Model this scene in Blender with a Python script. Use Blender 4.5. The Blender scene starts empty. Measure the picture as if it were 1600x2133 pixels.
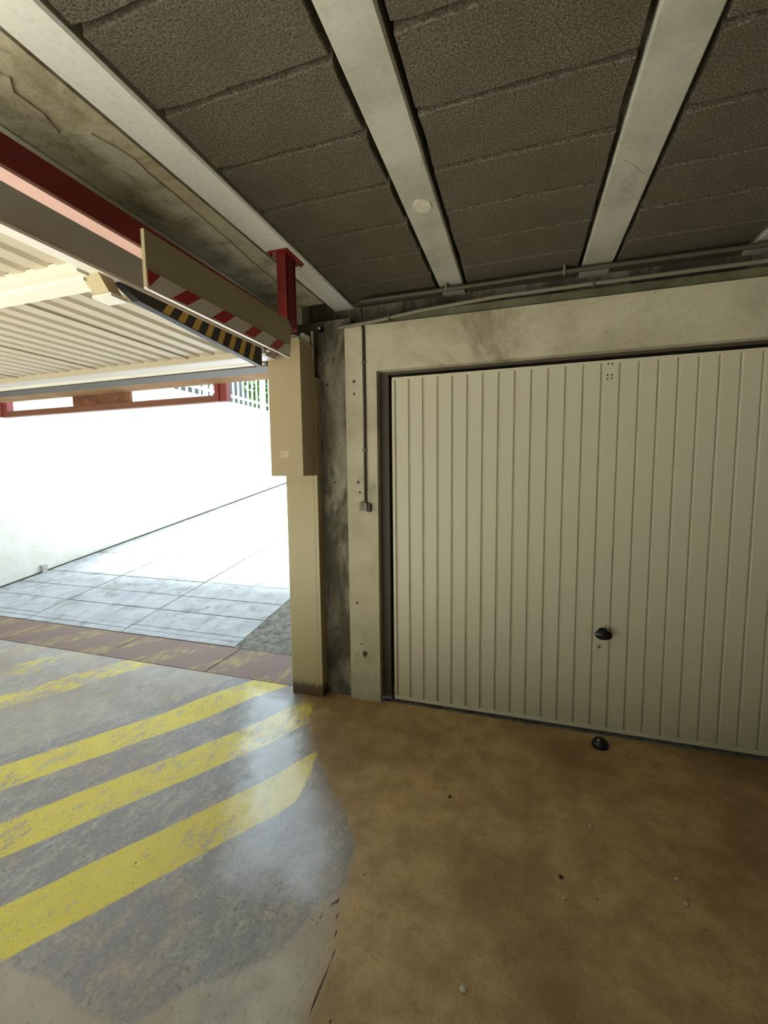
import bpy, bmesh, math, random
import numpy as np
from mathutils import Vector, Matrix

random.seed(7)
S = bpy.context.scene
COL = S.collection

# ------------------------------------------------------------------ camera
H = 1.42
yaw, pit, rol = (math.radians(a) for a in (17.7747, 5.34296, -0.66498))
fw = Vector((-math.sin(yaw)*math.cos(pit), math.cos(yaw)*math.cos(pit), -math.sin(pit)))
rt = Vector((math.cos(yaw), math.sin(yaw), 0)); up = rt.cross(fw)
c_, s_ = math.cos(rol), math.sin(rol)
rt, up = c_*rt + s_*up, -s_*rt + c_*up
cd = bpy.data.cameras.new('camera'); cam = bpy.data.objects.new('camera', cd); COL.objects.link(cam)
cam.matrix_world = Matrix(((rt.x, up.x, -fw.x, 0), (rt.y, up.y, -fw.y, 0), (rt.z, up.z, -fw.z, H), (0, 0, 0, 1)))
cd.sensor_fit = 'VERTICAL'; cd.sensor_height = 24.0; cd.lens = 892.45*24.0/2133.0
cd.clip_start = 0.05; cd.clip_end = 200
S.camera = cam

# ------------------------------------------------------------------ sky, sun, exposure
YE = -.4
XC = -.85          # edge of an unseen open court, inferred behind left, set close for light
w = bpy.data.worlds.new('sky'); S.world = w; w.use_nodes = True
bg = w.node_tree.nodes['Background']
bg.inputs[0].default_value = (0.66, 0.84, 1.0, 1); bg.inputs[1].default_value = 1.9
sd = bpy.data.lights.new('sun_offscreen', 'SUN'); sd.energy = 23.0; sd.angle = math.radians(16); sd.color = (0.92, 0.975, 1.0)
sun = bpy.data.objects.new('sun_offscreen', sd); COL.objects.link(sun)
sun.rotation_euler = Vector((0.16, 0.24, -0.95)).to_track_quat('-Z', 'Y').to_euler()
sun.location = (-4, -3, 9)
vs = S.view_settings
vs.view_transform = 'Standard'; vs.look = 'None'; vs.gamma = 1.0; vs.use_curve_mapping = False
vs.exposure = 0.75

# ------------------------------------------------------------------ helpers
def lin(r, g, b):
    f = lambda c: c/12.92 if c <= .04045 else ((c+.055)/1.055)**2.4
    return (f(r/255), f(g/255), f(b/255), 1)

class MB:
    def __init__(s): s.v = []; s.f = []
    def box(s, x0, x1, y0, y1, z0, z1):
        n = len(s.v)
        s.v += [(x, y, z) for z in (z0, z1) for y in (y0, y1) for x in (x0, x1)]
        s.f += [tuple(n+i for i in q) for q in ((0,2,3,1),(4,5,7,6),(0,1,5,4),(2,6,7,3),(0,4,6,2),(1,3,7,5))]
        return s
    def prism(s, pts, vec):
        """polygon of 3D points extruded by vec"""
        n = len(s.v); k = len(pts); vec = Vector(vec)
        s.v += [tuple(p) for p in pts] + [tuple(Vector(p)+vec) for p in pts]
        s.f += [tuple(n+i for i in range(k))[::-1], tuple(n+k+i for i in range(k))]
        s.f += [(n+i, n+(i+1) % k, n+k+(i+1) % k, n+k+i) for i in range(k)]
        return s
    def tube(s, pts, r, seg=10, caps=True):
        pts = [Vector(p) for p in pts]; n0 = len(s.v)
        for i, p in enumerate(pts):
            d = (pts[min(i+1, len(pts)-1)] - pts[max(i-1, 0)]).normalized()
            a = d.orthogonal().normalized() if abs(d.z) < .99 else Vector((1, 0, 0))
            if abs(d.z) < .99: a = d.cross(Vector((0, 0, 1))).normalized()
            b = d.cross(a)
            rr = r[i] if isinstance(r, (list, tuple)) else r
            s.v += [tuple(p + rr*(math.cos(t)*a + math.sin(t)*b)) for t in (2*math.pi*k/seg for k in range(seg))]
        for i in range(len(pts)-1):
            for k in range(seg):
                q = n0+i*seg
                s.f.append((q+k, q+(k+1) % seg, q+seg+(k+1) % seg, q+seg+k))
        if caps:
            s.f.append(tuple(n0+k for k in range(seg))[::-1]); e = n0+(len(pts)-1)*seg
            s.f.append(tuple(e+k for k in range(seg)))
        return s
    def lathe(s, c, axis, prof, seg=16):
        """profile of (radius, distance along axis)"""
        c = Vector(c); ax = Vector(axis).normalized(); return s.tube([c + ax*d for _, d in prof], [max(r, 1e-4) for r, _ in prof], seg)
    def mesh(s, name):
        me = bpy.data.meshes.new(name); me.from_pydata(s.v, [], s.f)
        bm = bmesh.new(); bm.from_mesh(me); bmesh.ops.recalc_face_normals(bm, faces=bm.faces); bm.to_mesh(me); bm.free()
        return me
    def build(s, name, m, parent=None, bevel=0, smooth=False):
        me = s.mesh(name)
        if bevel:
            bm = bmesh.new(); bm.from_mesh(me)
            bmesh.ops.bevel(bm, geom=bm.edges[:], offset=bevel, segments=2, affect='EDGES', profile=.5)
            bm.to_mesh(me); bm.free()
        if smooth:
            for p in me.polygons: p.use_smooth = True
            me.set_sharp_from_angle(angle=math.radians(40))
        me.materials.append(m)
        o = bpy.data.objects.new(name, me); COL.objects.link(o); o.parent = parent
        return o
def box(name, m, parent, *b, bevel=0): return MB().box(*b).build(name, m, parent, bevel)
def copy(o, loc, parent=None, rot=None):
    c = o.copy(); COL.objects.link(c); c.parent = parent if parent else o.parent; c.location = loc
    if rot: c.rotation_euler = rot
    return c
def empty(name, loc, label=None, cat=None, group=None):
    o = bpy.data.objects.new(name, None); COL.objects.link(o); o.location = loc; o.empty_display_size = .1
    tag(o, label, cat, group); return o
def tag(o, label=None, cat=None, group=None, kind=None):
    for k, v in (('label', label), ('category', cat), ('group', group), ('kind', kind)):
        if v: o[k] = v
    return o
def struct(o, label=None, cat=None): return tag(o, label, cat, kind='structure')
def keep(o):
    """re-express a child built in world coordinates relative to its parent's base"""
    o.matrix_parent_inverse = Matrix.Translation(o.parent.location).inverted(); return o

# ------------------------------------------------------------------ materials
class NT:
    def __init__(s, name):
        s.m = bpy.data.materials.new(name); s.m.use_nodes = True; s.t = s.m.node_tree
        s.b = s.t.nodes['Principled BSDF']; s.co = None
    def n(s, typ, **kw):
        n = s.t.nodes.new(typ)
        for k, v in kw.items(): setattr(n, k, v)
        return n
    def put(s, sock, v):
        if hasattr(v, 'is_linked') or isinstance(v, bpy.types.NodeSocket): s.t.links.new(v, sock)
        elif v is not None:
            if sock.type == 'RGBA' and not isinstance(v, (int, float)) and len(v) == 3: v = (*v, 1)
            sock.default_value = v
    def obj(s):
        if s.co is None: s.co = s.n('ShaderNodeTexCoord').outputs['Object']
        return s.co
    def rnd(s): return s.n('ShaderNodeObjectInfo').outputs['Random']
    def noise(s, scale, detail=4, rough=.55, vec=None, dist=0, stretch=None):
        v = vec or s.obj()
        if stretch:
            mp = s.n('ShaderNodeMapping'); s.put(mp.inputs[0], v); mp.inputs['Scale'].default_value = stretch; v = mp.outputs[0]
        n = s.n('ShaderNodeTexNoise'); s.put(n.inputs['Vector'], v)
        n.inputs['Scale'].default_value = scale; n.inputs['Detail'].default_value = detail
        n.inputs['Roughness'].default_value = rough; n.inputs['Distortion'].default_value = dist
        return n.outputs['Fac']
    def vor(s, scale, feat='F1', out='Distance', vec=None):
        n = s.n('ShaderNodeTexVoronoi', feature=feat); s.put(n.inputs['Vector'], vec or s.obj()); n.inputs['Scale'].default_value = scale
        return n.outputs[out]
    def math(s, op, a, b=None, c=None, clamp=False):
        n = s.n('ShaderNodeMath', operation=op, use_clamp=clamp)
        for i, v in enumerate((a, b, c)):
            if v is not None: s.put(n.inputs[i], v)
        return n.outputs[0]
    def ramp(s, f, lo, hi, a=0, b=1):
        n = s.n('ShaderNodeMapRange'); n.interpolation_type = 'SMOOTHSTEP'
        s.put(n.inputs[0], f); n.inputs[1].default_value = lo; n.inputs[2].default_value = hi; n.inputs[3].default_value = a; n.inputs[4].default_value = b
        return n.outputs[0]
    def mix(s, f, a, b, blend='MIX'):
        n = s.n('ShaderNodeMix', data_type='RGBA', blend_type=blend)
        s.put(n.inputs['Factor'], f); s.put(n.inputs['A'], a); s.put(n.inputs['B'], b); return n.outputs['Result']
    def bump(s, h, strength=.5, dist=.01):
        n = s.n('ShaderNodeBump'); s.put(n.inputs['Height'], h); n.inputs['Strength'].default_value = strength; n.inputs['Distance'].default_value = dist
        s.put(s.b.inputs['Normal'], n.outputs[0])
    def out(s, color, rough=.8, metal=0, spec=.5):
        s.put(s.b.inputs['Base Color'], color); s.put(s.b.inputs['Roughness'], rough)
        s.b.inputs['Metallic'].default_value = metal; s.b.inputs['Specular IOR Level'].default_value = spec
        return s.m

def concrete(name, c1, c2, stain=None, scale=3.0, stain_amt=.55, pits=True, rough=.85, bump=.35, stretch=None, nr=.62):
    t = NT(name)
    f = t.ramp(t.noise(scale, 10, nr, stretch=stretch), .3, .7)
    col = t.mix(f, c1, c2)
    col = t.mix(t.math('MULTIPLY', t.ramp(t.noise(60, 3), .45, .75), .25), col, tuple(.55*x for x in c1[:3]))
    if stain:
        sm = t.ramp(t.noise(scale*.6, 6, .68, dist=.6, stretch=stretch), stain_amt-.09, stain_amt+.1)
        col = t.mix(t.math('MULTIPLY', sm, .8), col, stain)
    h = t.math('ADD', t.noise(45, 6, .6), t.math('MULTIPLY', t.noise(7, 4), 1.2))
    if pits:
        p = t.ramp(t.vor(26), .03, .10)
        pm = t.math('MULTIPLY', t.math('SUBTRACT', 1.0, p), t.ramp(t.noise(2.5, 2), .45, .58))
        col = t.mix(t.math('MULTIPLY', pm, .8), col, tuple(.22*x for x in c1[:3]))
        h = t.math('SUBTRACT', h, t.math('MULTIPLY', pm, 1.5))
    t.bump(h, bump, .006)
    return t.out(col, rough, spec=.3)

def paint(name, c, rough=.45, var=.12, dirt=None, dirt_z=None, spec=.5, metal=0):
    t = NT(name)
    f = t.noise(5, 5, .6, stretch=(1, 1, .35))
    col = t.mix(t.math('MULTIPLY', f, 1.0), tuple(x*(1-var) for x in c[:3]), tuple(min(1, x*(1+var)) for x in c[:3]))
    col = t.mix(t.math('MULTIPLY', t.ramp(t.noise(24, 4, .7), .6, .8), .25), col, tuple(.5*x for x in c[:3]))
    if dirt and dirt_z is not None:
        sx = t.n('ShaderNodeSeparateXYZ'); t.put(sx.inputs[0], t.obj())
        d = t.math('ADD', sx.outputs[2], t.math('MULTIPLY', t.noise(40, 5, .7), -.12))
        col = t.mix(t.ramp(d, dirt_z-.04, dirt_z+.02, .9, 0), col, dirt)
    t.bump(t.noise(90, 3), .08, .002)
    return t.out(col, rough, metal, spec)

M = {}
M['concrete'] = concrete('wall_concrete', lin(196,190,167), lin(170,163,140), lin(124,116,92), 3.2, .60)
M['concrete_dark'] = concrete('stained_concrete', lin(158,152,134), lin(104,99,84), lin(52,48,38), 6.0, .49, stretch=(1, 1, .45), bump=.8, nr=.74)
M['joist'] = concrete('joist_concrete', lin(178,177,166), lin(154,153,140), lin(124,121,104), 4.0, .64, pits=False, bump=.18)
M['joist_white'] = concrete('limewashed_joist', lin(230,231,226), lin(216,217,210), lin(192,191,180), 3.0, .66, pits=False, bump=.15, stretch=(1, .2, 1))
M['band'] = concrete('mottled_slab_concrete', lin(196,189,164), lin(172,164,138), lin(140,132,104), 9, .56, bump=.5, nr=.72)
M['band2'] = concrete('peeled_slab_concrete', lin(190,186,164), lin(166,160,136), lin(124,119,96), 12, .54, bump=.6, nr=.74)
M['band_edge'] = concrete('formed_edge_concrete', lin(202,199,180), lin(184,181,160), None, 4, .6, pits=False)
M['plaster'] = concrete('pale_plaster', lin(205,200,182), lin(182,176,156), None, 9, .6, pits=False)
M['beamtop'] = concrete('mossy_mortar', lin(110,110,86), lin(86,86,64), lin(60,60,44), 5, .55, pits=False)
M['inner'] = concrete('inner_wall_concrete', lin(150,146,130), lin(130,126,112), None, 2, .6, pits=False)

def block_mat():
    t = NT('woodchip_block')
    r = t.rnd()
    v = t.n('ShaderNodeVectorMath', operation='ADD'); t.put(v.inputs[0], t.obj())
    cx = t.n('ShaderNodeCombineXYZ'); t.put(cx.inputs[0], t.math('MULTIPLY', r, 37)); t.put(cx.inputs[1], t.math('MULTIPLY', r, 91)); t.put(v.inputs[1], cx.outputs[0])
    co = v.outputs[0]
    g = t.noise(190, 4, .8, vec=co)
    big = t.noise(4.5, 4, .6, vec=co)
    col = t.mix(t.ramp(g, .34, .68), lin(42,38,31), lin(136,128,111))
    col = t.mix(t.math('MULTIPLY', t.ramp(big, .35, .7), .45), col, lin(78,72,60))
    wh = t.math('MULTIPLY', t.ramp(t.noise(3.2, 5, .7, vec=co), .62, .74), t.ramp(g, .4, .6))
    col = t.mix(t.math('MULTIPLY', wh, .6), col, lin(176,172,158))
    col = t.mix(t.math('MULTIPLY', r, .22), col, lin(92,86,72))
    t.bump(t.math('ADD', g, t.noise(70, 3, vec=co)), .6, .008)
    return t.out(col, .95, spec=.15)
M['block'] = block_mat()
M['cream'] = paint('cream_door_paint', lin(202,197,176), .42, .05)
M['cream2'] = paint('cream_rail_paint', lin(212,208,190), .42, .05)
M['case'] = paint('cream_casing_paint', lin(170,158,122), .38, .05, lin(72,52,34), .03)
M['case_top'] = paint('beige_box_paint', lin(168,152,120), .38, .05)
M['frame_dark'] = paint('dark_frame_steel', lin(70,62,50), .6, .15)
M['black'] = paint('black_plastic', lin(16,16,18), .28, .1)
M['rubber'] = paint('black_rubber', lin(14,14,16), .3, .1)
M['red'] = paint('dark_red_steel', lin(128,32,30), .5, .12)
M['pink'] = paint('pink_primer', lin(216,176,166), .55, .06)
M['grey'] = paint('grey_frame_steel', lin(178,178,170), .5, .08)
M['white'] = paint('white_steel', lin(226,222,214), .4, .05)
M['lilac'] = paint('pale_lilac_aluminium', lin(192,184,182), .4, .06)
M['leaf'] = paint('beige_sheet_steel', lin(192,182,162), .5, .06)
M['leaf_edge'] = paint('cream_sheet_edge', lin(236,230,216), .45, .04)
M['tan'] = paint('tan_bracket', lin(176,162,124), .5, .08)
M['panel'] = paint('olive_guard_panel', lin(168,159,126), .45, .06)
M['tape_white'] = paint('tape_white', lin(222,214,208), .4, .05)
M['tape_red'] = paint('tape_red', lin(176,28,32), .4, .08)
M['label'] = paint('faded_label', lin(186,172,142), .5, .15)
M['haz_black'] = paint('hazard_black', lin(34,34,38), .5, .1)
M['haz_yellow'] = paint('hazard_yellow', lin(190,160,80), .5, .1)
M['pipe'] = paint('grey_conduit', lin(116,112,96), .5, .1)
M['pipe_dark'] = paint('dusty_conduit', lin(76,70,57), .6, .12)
M['cable'] = paint('dark_cable', lin(62,55,44), .6, .12)
M['switch'] = paint('grey_switch_plastic', lin(146,138,128), .5, .08)
M['foam'] = paint('white_foam', lin(225,222,212), .9, .06)
M['lintel'] = concrete('ochre_lintel_plaster', lin(178,142,104), lin(150,118,84), None, 4, .6, pits=False)
M['board'] = concrete('brown_board', lin(150,104,78), lin(112,76,56), lin(86,62,50), 14, .55, pits=False)
M['bar_red'] = paint('faded_red_steel', lin(150,72,70), .5, .1)
M['bar_brown'] = paint('brown_red_steel', lin(136,92,76), .55, .15)
M['facade2'] = concrete('grey_house_render', lin(104,106,108), lin(94,96,98), None, 2, .6, pits=False)
M['grass'] = concrete('bank_grass', lin(84,104,52), lin(66,84,40), None, 6, .6, pits=False)
M['court'] = concrete('sky_blocker_render', lin(136,133,126), lin(120,118,112), None, 2, .6, pits=False)
M['render'] = concrete('white_render', lin(236,233,222), lin(224,221,208), None, 5, .6, pits=False, bump=.5)
M['facade'] = concrete('facade_render', lin(214,208,192), lin(200,194,178), None, 3, .6, pits=False)
M['fence'] = paint('white_fence_paint', lin(232,232,228), .5, .05)
M['slab'] = concrete('ramp_slab', lin(196,197,196), lin(172,173,174), lin(140,138,130), 7, .60, bump=.8)
M['grit'] = concrete('gritty_concrete', lin(150,146,132), lin(112,108,96), lin(84,80,70), 22, .55, bump=1.0)
M['ground'] = concrete('ground_concrete', lin(150,148,140), lin(130,128,120), None, 4, .6)
M['foliage'] = paint('green_leaf', lin(64,104,36), .5, .3)
M['bark'] = paint('bark', lin(92,76,58), .9, .2)
M['stone'] = paint('pale_pebble', lin(190,182,164), .8, .1)
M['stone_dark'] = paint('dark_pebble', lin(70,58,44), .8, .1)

def plate_mat():
    t = NT('worn_tread_plate')
    sx = t.n('ShaderNodeSeparateXYZ'); g = t.n('ShaderNodeNewGeometry'); t.put(sx.inputs[0], g.outputs['Position'])
    u = t.math('ADD', t.math('MULTIPLY', sx.outputs[0], .832), t.math('MULTIPLY', sx.outputs[1], -.555))
    u = t.math('ADD', u, t.math('MULTIPLY', t.noise(9, 4), .10))
    fr = t.math('FRACT', t.math('DIVIDE', t.math('ADD', u, 9.32), .47))
    yl = t.math('MULTIPLY', t.math('LESS_THAN', fr, .42), t.ramp(t.noise(14, 6, .7, stretch=(1.2, .5, 1)), .42, .68))
    col = t.mix(t.noise(6, 4), lin(142,112,96), lin(120,98,88))
    col = t.mix(t.math('MULTIPLY', yl, .6), col, lin(196,176,92))
    a = t.math('SINE', t.math('MULTIPLY', t.math('ADD', sx.outputs[0], sx.outputs[1]), 420)); b = t.math('SINE', t.math('MULTIPLY', t.math('SUBTRACT', sx.outputs[0], sx.outputs[1]), 420))
    t.bump(t.math('MULTIPLY', a, b), .5, .004)
    return t.out(col, .55, .15)
M['plate'] = plate_mat()

def floor_mat():
    t = NT('garage_floor')
    at = lambda n: t.n('ShaderNodeAttribute', attribute_name=n).outputs['Fac']
    sx = t.n('ShaderNodeSeparateXYZ'); t.put(sx.inputs[0], t.obj()); X, Y = sx.outputs[0], sx.outputs[1]
    wob = t.math('MULTIPLY', t.math('SUBTRACT', t.noise(6, 5, .6), .5), .05)
    fine = t.noise(70, 6, .7); mid = t.noise(9, 6, .65)
    streak = t.noise(14, 6, .7, vec=None, stretch=(1.6, .7, 1))
    # bare screeds
    brown = t.mix(t.ramp(mid, .3, .7), lin(202,171,122), lin(168,138,94))
    brown = t.mix(t.ramp(t.noise(1.3, 4, .6), .42, .68), brown, lin(142,112,72))
    grey = t.mix(t.ramp(mid, .3, .7), lin(194,187,170), lin(166,159,144))
    grey = t.mix(t.ramp(t.noise(2.2, 3), .45, .65), grey, lin(178,161,138))
    zone = t.math('ADD', at('sd_grey'), wob)
    gz = t.ramp(zone, -.03, .05)
    col = t.mix(gz, brown, grey)
    # dark grey paint under the hatching
    pz = t.math('MULTIPLY', t.ramp(t.math('ADD', at('sd_paint'), wob), -.012, .012), t.ramp(t.math('ADD', t.math('MULTIPLY', streak, .6), t.math('MULTIPLY', fine, .4)), .36, .56))
    paintc = t.mix(mid, lin(122,119,130), lin(142,138,139))
    cov = at('cov')
    col = t.mix(t.math('MULTIPLY', pz, t.math('MULTIPLY', at('grey_cov'), .9)), col, paintc)
    # smooth glossy repair patch
    gl = t.ramp(t.math('ADD', at('sd_gloss'), t.math('MULTIPLY', t.math('SUBTRACT', t.noise(9, 5, .65), .5), .28)), -.03, .17)
    col = t.mix(t.math('MULTIPLY', gl, .65), col, t.mix(mid, lin(126,124,122), lin(142,140,136)))
    # yellow hatching
    u = t.math('ADD', t.math('MULTIPLY', X, .832), t.math('MULTIPLY', Y, -.555))
    u = t.math('ADD', u, t.math('MULTIPLY', wob, .5))
    fr = t.math('FRACT', t.math('DIVIDE', t.math('ADD', u, 9.37), .47))
    st = t.math('MULTIPLY', t.ramp(fr, 0.0, .02), t.ramp(fr, .47, .50, 1, 0))
    wear = t.math('ADD', t.math('MULTIPLY', streak, .55), t.math('MULTIPLY', fine, .45))
    wear = t.math('ADD', t.math('MULTIPLY', t.math('SUBTRACT', wear, .5), 1.5), t.math('ADD', .5, t.math('MULTIPLY', t.math('SUBTRACT', t.noise(3.2, 3), .5), .5)))
    on = t.ramp(t.math('ADD', t.math('SUBTRACT', wear, .5), t.math('SUBTRACT', cov, .5)), -.10, .10)
    yz = t.math('MULTIPLY', t.math('MULTIPLY', st, on), t.ramp(t.math('ADD', at('sd_yellow'), wob), -.01, .01))
    col = t.mix(yz, col, t.mix(mid, lin(234,214,84), lin(218,197,72)))
    # crack between the screeds
    cr = t.math('ABSOLUTE', t.math('ADD', at('sd_crack'), t.math('MULTIPLY', t.math('SUBTRACT', t.noise(18, 4), .5), .007)))
    crm = t.ramp(cr, .0015, .005, 1, 0)
    col = t.mix(t.math('MULTIPLY', crm, .8), col, lin(52,42,32))
    # pits, trowel marks
    pit = t.math('MULTIPLY', t.ramp(t.vor(16), .03, .09, 1, 0), t.ramp(t.noise(3.0, 2), .54, .60))
    col = t.mix(t.math('MULTIPLY', pit, .7), col, lin(70,56,38))
    spk = t.math('MULTIPLY', t.ramp(fine, .56, .70), .5)
    col = t.mix(spk, col, lin(92,78,60))
    col = t.mix(t.math('MULTIPLY', t.ramp(t.noise(130, 3, .7), .58, .68), .35), col, t.mix(gz, lin(206,176,128), lin(196,192,184)))
    scr = t.math('MULTIPLY', t.ramp(t.noise(5, 7, .8, dist=1.2, stretch=(3.2, .9, 1)), .58, .72), gz)
    col = t.mix(t.math('MULTIPLY', scr, .45), col, lin(92,90,94))
    rough = t.math('SUBTRACT', t.math('ADD', .50, t.math('MULTIPLY', fine, .2)), t.math('MULTIPLY', gl, .24))
    rough = t.math('SUBTRACT', rough, t.math('MULTIPLY', pz, .10))
    h = t.math('ADD', t.math('MULTIPLY', fine, t.math('SUBTRACT', 1.0, t.math('MULTIPLY', gl, .75))), t.math('MULTIPLY', t.noise(11, 5, .6), .9))
    h = t.math('SUBTRACT', h, t.math('ADD', t.math('MULTIPLY', pit, 1.5), t.math('MULTIPLY', crm, 1.5)))
    t.bump(h, .7, .007)
    t.put(t.b.inputs['Coat Weight'], t.math('MULTIPLY', gl, .9)); t.b.inputs['Coat IOR'].default_value = 1.95; t.b.inputs['Coat Roughness'].default_value = .36
    return t.out(col, rough, spec=.6)
M['floor'] = floor_mat()

# ------------------------------------------------------------------ floor (dense grid carrying distance fields for its painted zones)
def sdist(P, poly):
    """signed distance (positive inside) of points P (n,2) to a closed polygon"""
    poly = np.array(poly, float); d = np.full(len(P), 1e9); ins = np.zeros(len(P), bool)
    for a, b in zip(poly, np.roll(poly, -1, 0)):
        e = b-a; q = P-a; h = np.clip((q@e)/(e@e), 0, 1)
        d = np.minimum(d, np.linalg.norm(q-h[:, None]*e, axis=1))
        c = ((a[1] > P[:, 1]) != (b[1] > P[:, 1]))
        with np.errstate(divide='ignore', invalid='ignore'):
            ins ^= c & (P[:, 0] < (b[0]-a[0])*(P[:, 1]-a[1])/(b[1]-a[1]) + a[0])
    return np.where(ins, d, -d)
def ldist(P, line):
    d = np.full(len(P), 1e9); line = np.array(line, float)
    for a, b in zip(line[:-1], line[1:]):
        e = b-a; q = P-a; h = np.clip((q@e)/(e@e), 0, 1); d = np.minimum(d, np.linalg.norm(q-h[:, None]*e, axis=1))
    return d
xs = np.concatenate([np.linspace(-5.6, -3.4, 40)[:-1], np.linspace(-3.4, -0.2, 190)[:-1], np.linspace(-.2, 1.8, 60)[:-1], np.linspace(1.8, 4.2, 14)])
ys = np.concatenate([np.linspace(-6, .5, 20)[:-1], np.linspace(.5, 2.425, 130)])
gx, gy = np.meshgrid(xs, ys); P = np.stack([gx.ravel(), gy.ravel()], 1)
nx, ny = len(xs), len(ys)
fz = (0.0015*np.sin(P[:, 0]*7.1+1)*np.sin(P[:, 1]*6.3))*(P[:, 1] < 2.3)
STEP = lambda x, a, b: (lambda q: q*q*(3-2*q))(np.clip((x-a)/(b-a), 0, 1))
idx = np.arange(nx*ny).reshape(ny, nx)
quads = np.stack([idx[:-1, :-1], idx[:-1, 1:], idx[1:, 1:], idx[1:, :-1]], -1).reshape(-1, 4)
edge = [(-1.39, 2.5), (-1.30, 2.30), (-1.15, 2.1), (-.95, 1.81), (-.80, 1.65), (-.66, 1.52), (-.58, 1.4), (-.55, 1.27), (-.53, 1.15), (-.50, 1.03), (-.51, .87)]
sd_grey = sdist(P, edge + [(-.50, -6.5), (-7, -6.5), (-7, 2.5)])
fz = fz - .026*STEP(sd_grey, -.01, .27)*STEP(P[:, 1], 2.25, 1.9)*STEP(P[:, 1], -2, .3)     # the hatched screed lies a little lower
fm = bpy.data.meshes.new('floor'); fm.from_pydata(np.column_stack([P, fz]).tolist(), [], quads.tolist())
sd_paint = sdist(P, edge[:8] + [(-.60, 1.18), (-.70, .97), (-.86, .86), (-.97, .73), (-1.43, .755), (-2.2, .66), (-6, .5), (-6, 2.5)])
sd_yellow = sdist(P, [(-1.25, 2.5), (-1.15, 2.1), (-.97, 1.86), (-.93, 1.70), (-.90, 1.2), (-1.43, .75), (-2.2, .66), (-6, .5), (-6, 2.5)])
sd_gloss = sdist(P, [(-1.35, 2.36), (-1.15, 2.1), (-.95, 1.81), (-.80, 1.65), (-.66, 1.52), (-.58, 1.4), (-.56, 1.27), (-.57, 1.17), (-.60, 1.1), (-.69, 1.1), (-.82, 1.12), (-1.02, 1.1), (-1.25, 1.5), (-1.6, 2.05), (-1.75, 2.36)])
sd_crack = np.minimum(ldist(P, [(-.60, 1.10), (-.56, 1.20), (-.50, 1.03), (-.51, .87), (-.49, .3), (-.5, -2)]), ldist(P, [(-.60, 1.10), (-.69, 1.1), (-.82, 1.12), (-1.0, 1.09), (-1.2, 1.09), (-1.42, 1.2)])+.0015)
u = .832*P[:, 0]-.555*P[:, 1]
k = np.floor((u+9.37)/.47)     # stripe number: A=15? counted from the far side
kA = math.floor((-1.75+9.37)/.47)
cov = np.select([k == kA, k == kA-1, k == kA-2, k == kA-3, k == kA-4], [.64, .60, .62, .30, .48], .44)
cov = cov - .16*np.clip((P[:, 0]+1.5)/.5, 0, 1)*(k == kA-1)
grey_cov = np.clip(np.where(u > -2.9, .85, .45), 0, 1)
for nm, arr in (('sd_grey', sd_grey), ('sd_paint', sd_paint), ('sd_yellow', sd_yellow), ('sd_gloss', sd_gloss), ('sd_crack', sd_crack), ('cov', cov), ('grey_cov', grey_cov)):
    fm.attributes.new(nm, 'FLOAT', 'POINT').data.foreach_set('value', arr.astype(np.float32))
for p in fm.polygons: p.use_smooth = True
fm.materials.append(M['floor'])
floor = bpy.data.objects.new('floor', fm); COL.objects.link(floor)
struct(floor, 'bare screed garage floor with worn yellow hatching', 'floor')

# ------------------------------------------------------------------ door wall
YW = 2.40
wf = struct(MB().box(-1.42, 4.2, 2.56, 2.85, 0, 2.7).box(-1.42, -.97, 2.425, 2.6, 0, 2.32).build('wall_front', M['concrete_dark'], None), 'dark stained concrete wall behind the pilaster', 'wall')
pil = keep(box('pilaster', M['concrete'], wf, -1.0, -.806, YW, 2.58, 0, 2.262))
keep(box('pilaster', M['concrete'], wf, 1.64, 2.10, YW, 2.58, 0, 2.262))
keep(box('lintel_beam', M['concrete'], wf, -.868, 4.2, YW-.004, 2.58, 2.0, 2.258))
keep(box('mortar_fillet', M['beamtop'], wf, -.84, 4.2, YW+.012, 2.58, 2.258, 2.305))
keep(box('wall_infill', M['concrete'], wf, 2.10, 4.2, YW, 2.58, 0, 2.0))
def hole_shade(x, z, r, y=YW):  # dark flat patches painted as the shade inside spall holes
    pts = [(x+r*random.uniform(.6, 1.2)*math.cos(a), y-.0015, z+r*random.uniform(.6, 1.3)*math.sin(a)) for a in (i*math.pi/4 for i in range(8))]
    keep(MB().prism(pts, (0, .003, 0)).build('painted_hole_shade', M['stone_dark'], wf))
for x, z, r in ((-.905, .30, .022), (-.925, .36, .007), (-.95, .62, .008), (-.93, 1.36, .010), (-.945, 1.95, .010), (-.945, 1.88, .008), (-.92, 1.30, .008)): hole_shade(x, z, r)
for x, z, r in ((-1.10, .43, .012), (-1.09, .36, .014), (-1.10, .25, .009), (-1.13, 1.95, .009), (-1.09, 1.36, .008)): hole_shade(x, z, r, 2.425)

# other walls of the garage
struct(box('wall_right', M['inner'], None, 4.2, 4.4, -6.2, 2.85, 0, 2.7), 'grey concrete wall at the dark end of the garage', 'wall')
struct(box('wall_back', M['inner'], None, XC, 4.4, -6.2, -6.0, 0, 2.7), 'grey concrete wall behind the parking aisle', 'wall')
struct(box('wall_left', M['inner'], None, -5.8, -5.6, YE, 2.85, 0, 2.7), 'concrete wall at the far side of the gate bay', 'wall')
# facade over the gate; unseen height and left wing added to shade the ramp
fac = struct(MB().box(-12, -5.8, 2.45, 2.80, 2.95, 9.0).box(-5.8, -1.30, 2.45, 2.80, 2.13, 9.0).box(-5.8, -5.35, 2.45, 2.85, 0, 2.13).box(-1.42, 4.4, 2.80, 2.95, 0, 9.0).build('wall_gate', M['facade'], None), 'rendered facade wall above the gate opening', 'wall')
keep(box('lintel', M['lintel'], fac, -5.35, -1.42, 2.44, 2.85, 2.115, 2.20))

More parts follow.
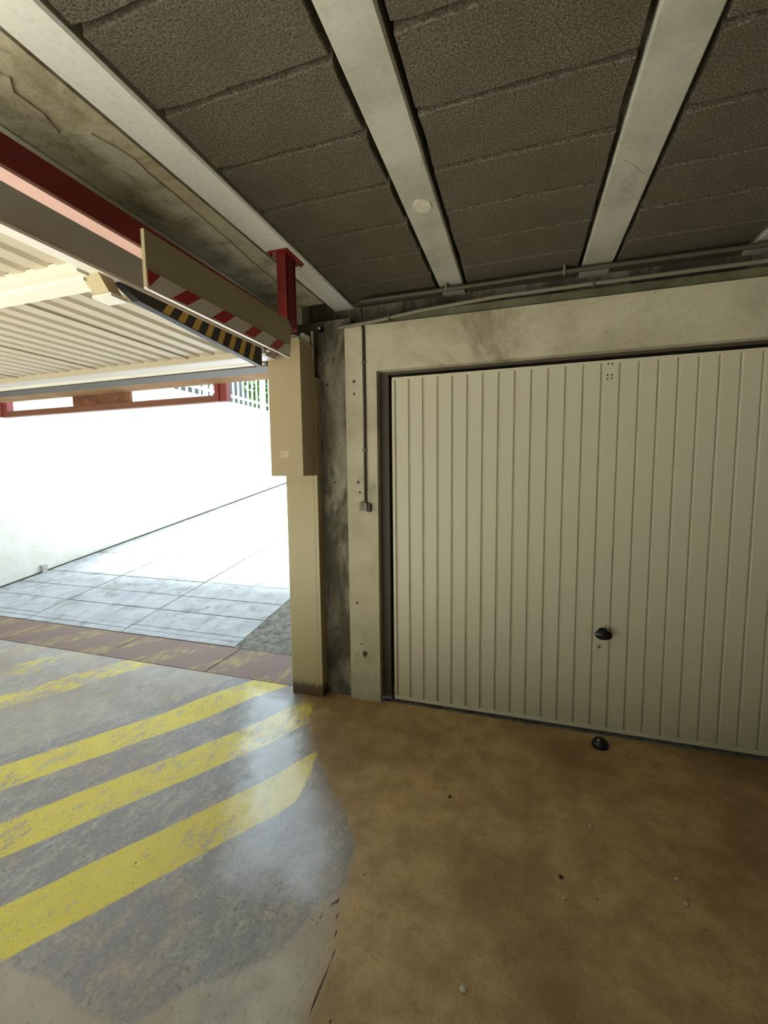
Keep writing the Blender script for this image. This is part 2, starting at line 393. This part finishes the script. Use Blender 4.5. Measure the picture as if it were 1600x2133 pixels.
# ------------------------------------------------------------------ ceiling: backing slab, precast joists and woodchip blocks
ceil = struct(MB().box(-5.8, XC, YE, 2.80, 2.50, 2.70).box(XC, 4.4, -6.2, 2.80, 2.50, 2.70).build('ceiling', M['concrete_dark'], None), 'concrete joist ceiling with dark woodchip infill blocks', 'ceiling')
ZC = 2.42
JX = [(-1.13, -.995), (-.446, -.314), (.268, .408), (.978, 1.112), (1.69, 1.824), (2.40, 2.534), (3.11, 3.244), (3.82, 3.954)]
for i, (a, b) in enumerate(JX):
    m = MB(); y0, y1 = (YE if a < XC else -6.0), 2.60
    pr = [(a+.006, ZC), (b-.006, ZC), (b, ZC+.008), (b-.012, 2.51), (a+.012, 2.51), (a, ZC+.008)]
    m.prism([(x, y0, z) for x, z in pr], (0, y1-y0, 0))
    o = m.build('joist', M['joist_white'] if i == 0 else M['joist'], ceil)
    if i == 0: o['label'] = 'whitewashed concrete joist beside the gate'
# block meshes with slightly ragged edges
def block_mesh(wd, ln, seed):
    rr = random.Random(seed); n = 9; m = MB(); e = .005
    pts = []
    for i in range(n+1): pts.append((wd*i/n, rr.uniform(0, e) + (0 if 0 < i < n else e)))
    for i in range(1, 4): pts.append((wd-rr.uniform(0, e), ln*i/4))
    for i in range(n, -1, -1): pts.append((wd*i/n, ln-rr.uniform(0, e) - (0 if 0 < i < n else e)))
    for i in range(3, 0, -1): pts.append((rr.uniform(0, e), ln*i/4))
    k = len(pts); c = (wd/2, ln/2)
    ins = [(p[0]+(.003 if p[0] < wd*.5 else -.003), p[1]+(.003 if p[1] < ln*.5 else -.003)) for p in pts]
    v = [(x, y, .0) for x, y in ins] + [(x, y, .004) for x, y in pts] + [(x, y, .075) for x, y in pts]
    f = [tuple(range(k))[::-1]] + [(r*k+i, r*k+(i+1) % k, (r+1)*k+(i+1) % k, (r+1)*k+i) for r in (0, 1) for i in range(k)]
    me = bpy.data.meshes.new('block'); me.from_pydata(v, [], f); me.materials.append(M['block'])
    return me
PB = .2415
for j in range(len(JX)-1):
    x0, x1 = JX[j][1]+.015, JX[j+1][0]-.015
    var = [block_mesh(x1-x0, PB-.013, 10*j+q) for q in range(4)]
    off = [2.263, 2.2425, 2.2325, 2.24, 2.25, 2.235, 2.245][j]     # one joint position per row, measured
    for r in range(2, -34, -1):
        y = off + r*PB
        if y > 2.58 or (x0 < XC and y < YE): continue
        o = bpy.data.objects.new('block', random.choice(var)); COL.objects.link(o); o.parent = ceil
        o.location = (x0, y+.0065, ZC + .004 + random.uniform(0, .004))
# flat slab band between the white joist and the gate
keep(box('slab_band', M['band'], ceil, -1.43, -1.14, YE, 2.43, ZC+.003, 2.51))
keep(box('formed_edge', M['band_edge'], ceil, -1.51, -1.43, YE, 2.43, ZC-.006, 2.51))
keep(MB().box(-5.6, -1.51, YE, 2.45, ZC+.02, 2.51).build('gate_slab', M['band_edge'], ceil))
contour = [(-1.26, YE), (-1.24, .1), (-1.27, .5), (-1.254, .821), (-1.243, .836), (-1.28, .867), (-1.278, .939), (-1.306, 1.004), (-1.221, 1.034), (-1.2, 1.095), (-1.188, 1.152), (-1.199, 1.218), (-1.199, 1.321), (-1.208, 1.504), (-1.215, 1.65), (-1.231, 1.822), (-1.242, 2.09), (-1.21, 2.2), (-1.17, 2.3)]
m = MB(); m.prism([(x, y, ZC-.003) for x, y in contour] + [(-1.428, 2.42, ZC-.003), (-1.428, YE, ZC-.003)], (0, 0, .012))
m.build('peeled_layer', M['band2'], ceil)
# round plaster patch on the second joist, mortar smear on the third
pts = [(-.374+.034*random.uniform(.85, 1.1)*math.cos(a), 1.685+.042*random.uniform(.85, 1.1)*math.sin(a), ZC-.004) for a in (i*math.pi/7 for i in range(14))]
MB().prism(pts, (0, 0, .006)).build('plaster_patch', M['plaster'], ceil)
pts = [(.30, 1.66, 0), (.33, 1.69, 0), (.37, 1.745, 0), (.40, 1.77, 0), (.395, 1.79, 0), (.35, 1.77, 0), (.32, 1.73, 0), (.295, 1.70, 0)]
MB().prism([(x, y, ZC-.002) for x, y, _ in pts], (0, 0, .004)).build('plaster_smear', M['joist'], ceil)

# ------------------------------------------------------------------ garage door
gd = empty('garage_door', (.415, 2.45, 0), 'cream ribbed steel up-and-over garage door with black handle', 'garage door')
YD = 2.445; P0 = -.7125; PITCH = .0835; ND = 27
pf = [(0, .013), (.006, .013), (.0135, 0), (.0815, 0), (.0835, .013)]
m = MB(); z0, z1 = .034, 1.952
n = len(pf)
m.v = [(x, y, z) for z in (z0, z1) for x, y in pf] + [(x, .020, z) for z in (z0, z1) for x in (0, PITCH)]
m.f = [(i, i+1, n+i+1, n+i) for i in range(n-1)] + [(2*n+1, 2*n, 2*n+2, 2*n+3), (2*n, 0, n, 2*n+2), (n-1, 2*n+1, 2*n+3, 2*n-1)] + [tuple(range(n))[::-1]+(2*n, 2*n+1)[:0], ]
sl = m.build('slat', M['cream'], gd)
for i in range(ND):
    o = sl if i == 0 else copy(sl, (0, 0, 0))
    o.location = (P0+i*PITCH-.415, YD-2.45, 0)
xe = P0+ND*PITCH
keep(MB().box(-.728, xe+.016, YD-.004, YD+.03, .014, .036).build('bottom_rail', M['cream2'], gd, bevel=.003))
keep(MB().box(-.728, xe+.016, YD+.001, YD+.03, 1.95, 1.966).build('top_rail', M['cream'], gd, bevel=.003))
keep(box('edge_rail', M['cream'], gd, -.728, P0, YD, YD+.03, .036, 1.95)); keep(box('edge_rail', M['cream'], gd, xe, xe+.016, YD, YD+.03, .036, 1.95))
keep(MB().box(-.806, -.752, YD+.012, YD+.06, 0, 2.0).box(xe+.04, 1.64, YD+.012, YD+.06, 0, 2.0).box(-.752, xe+.04, YD+.012, YD+.06, 1.985, 2.0).build('frame', M['frame_dark'], gd))
kn = keep(MB().lathe((.423, YD+.002, .56), (0, -1, 0), [(.026, 0), (.026, .006), (.013, .010), (.012, .030)], 18).build('handle', M['black'], gd, smooth=True))
g = MB().lathe((0, 0, 0), (0, -1, 0), [(.001, 0), (.022, .001), (.027, .008), (.026, .018), (.018, .024), (.001, .026)], 20)
g.v = [(x*1.55+.423, y+YD-.026, z*.98+.56) for x, y, z in g.v]
gr = g.build('grip', M['black'], kn, smooth=True)
lk = keep(MB().lathe((.409, YD+.002, .482), (0, -1, 0), [(.011, 0), (.011, .004), (.009, .005), (.001, .005)], 14).build('lock', M['tan'], gd, smooth=True))
kh = MB().box(.4075, .4105, YD-.0045, YD-.002, .472, .490).build('keyhole', M['black'], lk)
for dx, z in ((-.008, 1.891), (.012, 1.891), (-.008, 1.872), (.012, 1.874), (-.006, 1.946), (.012, 1.944)):
    keep(MB().lathe((.412+dx, YD+.001, z), (0, -1, 0), [(.0045, 0), (.0045, .002), (.0005, .003)], 8).build('rivet', M['frame_dark'], gd))
keep(MB().lathe((.437, YD+.001, .598), (0, -1, 0), [(.004, 0), (.004, .0015), (.0005, .002)], 8).build('rivet', M['frame_dark'], gd))

ds = empty('door_stop', (.412, 2.325, 0), 'small black rubber stop on the floor below the door handle', 'door stop')
keep(MB().lathe((.412, 2.325, 0), (0, 0, 1), [(.040, 0), (.040, .012), (.036, .026), (.024, .038), (.010, .043), (.001, .044)], 20).build('bumper', M['rubber'], ds, smooth=True))
keep(MB().lathe((.400, 2.310, .036), (0, -.45, 1), [(.006, 0), (.006, .004), (.001, .006)], 10).build('painted_glint', M['lilac'], ds, smooth=True))  # pale disc painted as the glint on the rubber dome

# ------------------------------------------------------------------ conduits and switch
def conduit(name, label, pts, r, mt, clips, cat='conduit', group=None, cm='pipe'):
    e = empty(name, pts[0], label, cat, group)
    keep(MB().tube(pts, r, 10).build('pipe', M[mt], e, smooth=True))
    for (x, y, z), (sx, sy, sz) in clips: keep(box('clip', M[cm], e, x-sx, x+sx, y-sy, y+sy, z-sz, z+sz, bevel=.001))
    return e
conduit('ceiling_conduit', 'long grey conduit hung just under the ceiling above the garage door', [(-.893, 2.392, 2.392), (-.35, 2.39, 2.39), (.2, 2.392, 2.396), (1.0, 2.39, 2.390), (4.18, 2.39, 2.390)], .0115, 'pipe_dark',
        [((.184, 2.388, 2.401), (.005, .014, .022)), ((1.2, 2.388, 2.40), (.005, .014, .022)), ((-.40, 2.388, 2.401), (.005, .014, .022))], cm='pipe')
conduit('beam_conduit', 'thin grey conduit running along the top edge of the concrete beam', [(-1.035, 2.392, 2.262), (-.85, 2.386, 2.268), (-.55, 2.386, 2.297), (-.13, 2.386, 2.318), (.3, 2.386, 2.320), (4.18, 2.386, 2.322)], .0105, 'pipe',
        [((.318, 2.386, 2.316), (.004, .014, .018)), ((-.72, 2.386, 2.281), (.004, .014, .016)), ((1.05, 2.386, 2.322), (.004, .014, .018))], cm='pipe_dark')
e = conduit('wall_conduit', 'dark vertical cable dropping down the pilaster to the switch box', [(-.893, 2.394, 2.39), (-.892, 2.392, 2.30), (-.880, 2.391, 2.23), (-.879, 2.392, 1.8), (-.882, 2.392, 1.24)], .0085, 'cable',
            [((-.879, 2.392, 2.05), (.013, .008, .006)), ((-.881, 2.392, 1.55), (.013, .008, .006))], cat='cable')
sw = empty('switch_box', (-.888, 2.40, 1.215), 'small grey switch box at the end of the dark cable', 'switch')
keep(MB().box(-.918, -.868, 2.372, 2.402, 1.188, 1.240).build('housing', M['switch'], sw, bevel=.004))
keep(MB().box(-.910, -.884, 2.366, 2.374, 1.196, 1.232).build('rocker', M['pipe'], sw, bevel=.002))
keep(MB().box(-.868, -.846, 2.380, 2.402, 1.184, 1.232).build('junction_cap', M['cable'], sw, bevel=.004))
ck = empty('cable_clip', (-1.157, 2.425, 2.272), 'tiny white clip in a black collar at the corner under the ceiling', 'clip')
keep(MB().box(-1.170, -1.143, 2.398, 2.427, 2.258, 2.286).build('collar', M['black'], ck, bevel=.003))
keep(MB().box(-1.163, -1.151, 2.388, 2.400, 2.267, 2.279).build('lens', M['foam'], ck, bevel=.002))

# ------------------------------------------------------------------ counterweight casing at the gate jamb
cs = empty('gate_casing', (-1.29, 2.40, 0), 'cream steel casing of the gate counterweight standing in the jamb', 'casing')
keep(MB().box(-1.388, -1.198, 2.35, 2.424, .0, 1.41).build('lower_cover', M['case'], cs, bevel=.003))
up_ = keep(MB().box(-1.381, -1.176, 2.18, 2.355, 1.403, 2.085).box(-1.290, -1.176, 2.18, 2.355, 2.085, 2.145).build('upper_box', M['case_top'], cs, bevel=0))
keep(MB().box(-1.20, -1.174, 2.351, 2.424, 0, 1.985).build('back_plate', M['case'], cs, bevel=.002))
keep(MB().box(-1.30, -1.172, 2.165, 2.36, 2.145, 2.160).build('lid', M['case'], cs, bevel=.002))
keep(box('hinge_strip', M['lilac'], cs, -1.182, -1.172, 2.33, 2.345, 2.08, 2.24))
st = MB().box(-1.315, -1.262, 2.1785, 2.180, 1.505, 1.545).build('faded_label', M['label'], up_)
for z in (.18, .62, 1.10, 1.34): keep(MB().lathe((-1.206, 2.351, z), (0, -1, 0), [(.004, 0), (.004, .002), (.0005, .003)], 8).build('screw', M['tan'], cs))
fo = empty('foam_packing', (-1.24, 2.26, 2.16), 'white foam strip lying on top of the gate casing', 'packing')
m = MB()
for q in range(5): m.box(-1.275+q*.020, -1.253+q*.020, 2.22+random.uniform(0, .02), 2.30, 2.161, 2.192+random.uniform(-.008, .010))
keep(m.build('foam', M['foam'], fo))
fo.name = 'foam_packing'

# ------------------------------------------------------------------ overhead tilting gate, open under the ceiling
XL, XR, YF, YB = -5.1, -1.25, 2.06, .64
og = empty('overhead_gate', (-3.2, .9, 2.05), 'open tilting gate leaf of beige ribbed steel lying under the ceiling', 'gate')
m = MB(); lp = .0985; lpf = [(0, .012), (.012, .012), (.024, 0), (.078, 0), (.090, .012), (lp, .012)]; n = len(lpf)
m.v = [(x, y, z) for y in (YB, YF-.02) for x, z in lpf] + [(x, y, .02) for y in (YB, YF-.02) for x in (0, lp)]
m.f = [(i, n+i, n+i+1, i+1) for i in range(n-1)] + [(2*n, 2*n+1, 2*n+3, 2*n+2)]
sl = m.build('ribbed_slat', M['leaf'], og)
NL = int((XR-.06-XL)/lp)
for i in range(NL):
    o = sl if i == 0 else copy(sl, (0, 0, 0))
    o.location = (XR-.055-(i+1)*lp+3.2, -.9, 2.068-2.05)
for i in (5, 12, 19, 26):
    x = XR-.055-i*lp
    keep(box('sheet_edge', M['leaf'], og, x-.007, x+.007, 1.12, YF-.02, 2.062, 2.072))
# right side frame: grey channel with white lower lip
keep(box('side_channel', M['grey'], og, XR-.05, XR, YB, YF-.08, 2.054, 2.185))
keep(box('side_lip', M['white'], og, XR-.040, XR+.004, YB, YF-.06, 2.046, 2.055))
keep(box('side_channel', M['grey'], og, XL-.05, XL, YB, YF-.08, 2.054, 2.150))
# front edge profiles
keep(box('front_channel', M['leaf'], og, XL-.05, XR-.05, YF-.035, YF-.012, 2.040, 2.150))
keep(box('front_rail', M['lilac'], og, XL-.05, XR-.05, YF-.012, YF+.075, 2.042, 2.120))
keep(box('seal_groove', M['grey'], og, XL-.05, XR-.155, YF+.075, YF+.10, 2.05, 2.11))
keep(box('front_trim', M['leaf_edge'], og, XL-.05, XR-.155, YF+.10, YF+.145, 2.040, 2.11))
keep(box('rubber_seal', M['frame_dark'], og, XL-.05, XR-.155, YF+.145, YF+.29, 2.034, 2.09))
keep(box('rear_rail', M['lilac'], og, XL-.05, XR, YB-.06, YB, 2.045, 2.150))
# cross stiffener with its end bracket
keep(box('stiffener', M['leaf_edge'], og, XL, XR-.07, 1.055, 1.125, 2.030, 2.052)); keep(box('stiffener', M['leaf_edge'], og, XL, XR-.05, 1.02, 1.056, 2.040, 2.075))
br = keep(MB().prism([(-1.34, 1.05, 2.055), (-1.26, 1.05, 2.055), (-1.255, 1.09, 1.995), (-1.315, 1.09, 1.995)], (0, .05, 0)).build('end_bracket', M['tan'], og))
keep(box('bracket_foot', M['white'], og, -1.325, -1.245, 1.085, 1.145, 1.985, 1.996))
# hazard-striped lift arm below the frame
arm = keep(MB().prism([(-1.285, 1.12, 2.05), (-1.285, 1.20, 2.012), (-1.285, 1.93, 1.958), (-1.285, 1.93, 2.048)], (.030, 0, 0)).build('lift_arm', M['haz_black'], og))
for i in range(9):
    y = 1.30+i*.074; b = 2.012-(y-1.20)*.054/.73+.004
    if y+.07 > 1.92: break
    s = MB().prism([(-1.255, y, b), (-1.255, y+.032, b-.002), (-1.255, y+.062, 2.046), (-1.255, y+.030, 2.046)], (.0012, 0, 0)).build('yellow_stripe', M['haz_yellow'], arm)
cap = keep(MB().box(-1.262, -1.246, 1.935, 1.962, 2.022, 2.062).build('arm_clamp', M['white'], og, bevel=.002))

# ------------------------------------------------------------------ gate track: red rail, hanger post, striped guard panel
tr = empty('gate_track', (-1.09, 1.0, 2.1), 'dark red steel rail with pink underside guiding the overhead gate', 'rail')
keep(MB().box(-1.112, -1.088, .60, 1.81, 2.098, 2.158).build('web', M['red'], tr))
keep(box('top_flange', M['red'], tr, -1.140, -1.088, .60, 1.81, 2.158, 2.164))
keep(box('bottom_flange', M['pink'], tr, -1.140, -1.090, .60, 1.81, 2.090, 2.0985))
keep(box('end_screw', M['foam'], tr, -1.060, -1.034, 1.775, 1.797, 2.075, 2.105))
hp = empty('hanger_post', (-1.06, 1.85, 2.42), 'short red steel post bolted to the white joist', 'post')
keep(MB().box(-1.076, -1.030, 1.80, 1.806, 2.09, 2.412).box(-1.076, -1.030, 1.884, 1.890, 2.09, 2.412).box(-1.057, -1.049, 1.806, 1.884, 2.09, 2.412).box(-1.036, -1.030, 1.815, 1.875, 2.09, 2.412).build('column', M['red'], hp))
keep(MB().box(-1.116, -1.012, 1.785, 1.945, 2.412, 2.421).build('top_plate', M['red'], hp, bevel=.002))
for x, y in ((-1.105, 1.80), (-1.022, 1.93), (-1.105, 1.93)): keep(MB().lathe((x, y, 2.412), (0, 0, -1), [(.008, 0), (.008, .006), (.005, .006), (.005, .012)], 6).build('bolt', M['red'], hp))
gp = empty('guard_panel', (-1.045, 1.41, 1.955), 'olive guard panel with red and white striped lower edge', 'warning panel')
XP = -1.026
keep(MB().prism([(XP, 1.012, 1.955), (XP, 1.808, 1.955), (XP, 1.825, 2.095), (XP, 1.80, 2.118), (XP, 1.012, 2.112)], (-.004, 0, 0)).build('sheet', M['panel'], gp))
keep(MB().box(XP, XP+.001, 1.014, 1.806, 1.956, 2.004).build('reflective_tape', M['tape_white'], gp))
keep(MB().box(XP-.012, XP-.004, 1.012, 1.022, 1.955, 2.112).build('fold', M['panel'], gp)); keep(MB().box(XP-.012, XP, 1.012, 1.808, 1.950, 1.956).build('lower_lip', M['tape_white'], gp))
tri = [[(1.014, 1.975), (1.014, 2.003), (1.062, 2.003), (1.020, 1.957)]]
for i in range(4):
    y = 1.105+i*.178; tri.append([(y, 1.957), (y+.062, 1.957), (y+.128, 2.003), (y+.062, 2.003)])
for q in tri: keep(MB().prism([(XP+.001, y, z) for y, z in q], (.0008, 0, 0)).build('red_stripe', M['tape_red'], gp))

# ------------------------------------------------------------------ threshold plates
for i, (a, b) in enumerate(((-5.345, -4.28), (-4.272, -3.156), (-3.148, -2.15), (-2.142, -1.42))):
    o = MB().box(a, b, 2.428, 2.842, -.02, .004 if i < 3 else .003).build('threshold_plate', M['plate'], None, bevel=.002)
    tag(o, ['worn brown tread plate at the far end of the gate threshold', 'worn brown tread plate with a black gap along the garage floor', 'rust-brown tread plate with faint yellow hatching in mid threshold', 'short worn tread plate at the foot of the gate casing'][i], 'metal plate', 'threshold plates across the gate')
struct(MB().box(-5.8, 4.4, 2.40, 2.86, -.2, -.022).build('trim_1', M['grit'], None), 'concrete channel under the threshold plates', 'channel')

# ------------------------------------------------------------------ outside: ramp of cast slabs, white wall, fence, tree
SL = .16; RY0 = 2.85
def rz(y): return max(0, (y-RY0)*SL)
rampo = struct(MB().prism([(-5.95, RY0, -.2), (-5.95, RY0, -.012), (-5.95, 13, rz(13)-.012), (-5.95, 13, -.2)], (3.73, 0, 0)).build('floor_ramp', M['stone_dark'], None), 'sloping driveway of concrete slabs outside the gate', 'ramp')
yj = [2.86, 2.93, 3.00, 3.30]
y = 3.61
while y < 13: yj.append(y); y += .353
for c, (xa, xb) in enumerate(((-5.94, -4.70), (-4.692, -3.448), (-3.44, -2.22))):
    for a, b in zip(yj[:-1], yj[1:]):
        g = .012 if a > 3.05 else .006; d = random.uniform(-.0015, .0015)
        m = MB(); q = [(xa+g/2, a+g, rz(a+g)+d), (xb-g/2, a+g, rz(a+g)+d), (xb-g/2, b, rz(b)+d), (xa+g/2, b, rz(b)+d)]
        m.prism([(x, y_, z_-.03) for x, y_, z_ in q], (0, 0, .03)).build('slab', M['slab'], rampo)
struct(MB().prism([(-2.215, 2.85, -.2), (-2.215, 2.85, .001), (-2.215, 13, rz(13)-.004), (-2.215, 13, -.2)], (1.2, 0, 0)).build('floor_verge', M['grit'], None), 'gritty concrete strip beside the ramp', 'verge')
ww = struct(MB().box(-6.25, -5.95, 2.85, 40, -.2, 2.95).box(-6.25, -5.81, 2.46, 2.85, -.2, 2.95).build('wall_ramp', M['render'], None), 'tall white rendered wall along the ramp', 'wall')  # end block added out of view to stop sunlight leaking onto the ramp
keep(MB().prism([(-5.95, 2.86, 0), (-5.95, 2.86, .014), (-5.95, 13, rz(13)+.014), (-5.95, 13, rz(13))], (.02, 0, 0)).build('base_joint', M['stone_dark'], ww))
keep(box('drain_stub', M['grey'], ww, -5.95, -5.90, 3.86, 3.92, .16, .26))
struct(box('wall_verge', M['facade'], None, -1.05, -.85, 2.95, 13, -.2, 2.0), 'low rendered wall on the far side of the verge', 'wall')
struct(MB().box(-30, -6.25, -8, 60, -.3, 2.3).build('ground_bank', M['grass'], None), 'raised ground behind the white wall', 'ground').hide_render = False
struct(MB().box(-6.25, 14, 13, 60, 1.2, rz(13)).build('ground_street', M['ground'], None), 'street level at the top of the ramp', 'ground')
struct(MB().box(-16, -5.6, -14, 2.85, -.35, -.012).box(-5.6, 4.4, -14, -6.0, -.35, -.012).build('ground_yard', M['ground'], None), 'concrete yard of the unseen open court', 'ground')
struct(MB().box(-9.4, -9.0, -8.4, 2.0, -.3, 8.5).box(-9.4, XC, -8.4, -8.0, -.3, 8.5).build('wall_sky_blocker', M['court'], None), 'tall unseen walls added around the court to block the sky', 'building')  # unseen walls added to block the low sky over the court
nb = struct(box('wall_neighbour', M['facade2'], None, -15, -11.5, 4, 26, 2.2, 9.5), 'grey rendered house behind the picket fence', 'building')
for y in (7, 10.5, 14, 17.5, 21):
    for z in (3.4, 6.2):
        wd = keep(box('window', M['white'], nb, -11.52, -11.46, y, y+1.2, z, z+1.4)); box('pane', M['frame_dark'], wd, -11.47, -11.455, y+.08, y+1.12, z+.08, z+1.32)
fn = empty('picket_fence', (-6.1, 8.5, 2.95), 'white picket fence on top of the white wall', 'fence')
pk = MB().box(-.008, .008, -.022, .022, .03, 1.02).build('picket', M['fence'], fn)
for i in range(46):
    o = pk if i == 0 else copy(pk, (0, 0, 0))
    o.location = (0, 5.4+i*.176-8.5, 0)
for z in (3.10, 3.80): keep(box('rail', M['fence'], fn, -6.13, -6.10, 5.3, 13.5, z, z+.05))
for y in (5.35, 7.35, 9.35, 11.35, 13.35): keep(box('post', M['fence'], fn, -6.16, -6.09, y-.035, y+.035, 2.94, 4.0))
# tree behind the fence
TX, TY = -8.0, 13.2
te = empty('leafy_tree', (TX, TY, 2.3), 'green leafy tree behind the picket fence', 'tree')
keep(MB().tube([(TX, TY, 2.2), (TX+.05, TY+.05, 3.2), (TX-.05, TY-.05, 4.2), (TX+.1, TY, 5)], [.14, .11, .08, .03], 8).build('trunk', M['bark'], te, smooth=True))
m = MB(); rr = random.Random(3)
for i in range(3500):
    d = Vector((rr.gauss(0, 1), rr.gauss(0, 1), rr.gauss(0, 1))).normalized()*(rr.random()**.4)
    c = Vector((TX+d.x*1.15, TY+d.y*1.1, 4.7+d.z*1.5)); a = Vector((rr.gauss(0, 1), rr.gauss(0, 1), rr.gauss(0, 1))).normalized(); b = a.orthogonal().normalized()
    n = len(m.v); m.v += [tuple(c+a*.09), tuple(c+b*.04), tuple(c-a*.09), tuple(c-b*.04)]; m.f.append((n, n+1, n+2, n+3))
me = bpy.data.meshes.new('foliage'); me.from_pydata(m.v, [], m.f); me.materials.append(M['foliage'])
fo2 = bpy.data.objects.new('foliage', me); COL.objects.link(fo2); fo2.parent = te; keep(fo2); fo2['kind'] = 'stuff'
# height-limit frame hung outside the lintel
hb = empty('height_limit_frame', (-3.49, 2.9, 2.3), 'red and brown height limit frame hung outside the gate', 'height bar')
for x in (-4.74, -2.25):
    keep(MB().box(x-.05, x-.012, 2.86, 2.93, 1.985, 2.42).build('post', M['bar_red'], hb)); keep(MB().box(x-.012, x+.05, 2.875, 2.93, 1.985, 2.42).build('post_flange', M['bar_red'], hb))
keep(box('bar', M['bar_brown'], hb, -4.69, -2.30, 2.87, 2.92, 1.985, 2.035))
keep(box('sign_board', M['board'], hb, -3.83, -3.17, 2.875, 2.90, 2.02, 2.30))
keep(box('mounting_rail', M['bar_brown'], hb, -4.79, -2.20, 2.85, 2.88, 2.36, 2.42))

# ------------------------------------------------------------------ loose pebbles on the dark floor
def pebble(x, y, r, mt, label):
    m = MB(); rr = random.Random(int(1000*x*y)); rings = [(0.55, .0), (1.0, .35), (.8, .8), (.3, 1.05)]; n = 7
    for k, (q, h) in enumerate(rings):
        for i in range(n):
            a = 2*math.pi*i/n + k*.2; f = rr.uniform(.8, 1.15)
            m.v.append((x+r*q*f*math.cos(a), y+r*q*f*math.sin(a), h*r*.9))
    for k in range(3):
        for i in range(n): m.f.append((k*n+i, k*n+(i+1) % n, (k+1)*n+(i+1) % n, (k+1)*n+i))
    m.f += [tuple(range(n))[::-1], tuple(3*n+i for i in range(n))]
    tag(m.build('pebble', M[mt], None, smooth=True), label, 'pebble', 'loose pebbles on the screed')
pebble(.538, 1.601, .008, 'stone', 'pale pebble alone on the dark screed, the one closer to the garage door')
pebble(.538, 1.510, .008, 'stone', 'pale pebble alone on the dark screed, the one farther from the garage door')
pebble(-.274, 1.748, .009, 'stone_dark', 'dark pebble on the brown screed by the pits')
pebble(.287, 1.757, .008, 'stone', 'flattened pale pebble on the brown screed before the door')
pebble(-.128, 1.062, .010, 'stone', 'white stone chip on the brown screed away from the door')
pebble(.155, 1.491, .009, 'stone_dark', 'dark clod on the brown screed beside two chips')
pebble(.16, 1.415, .007, 'stone', 'tiny pale chip beside the dark clod')
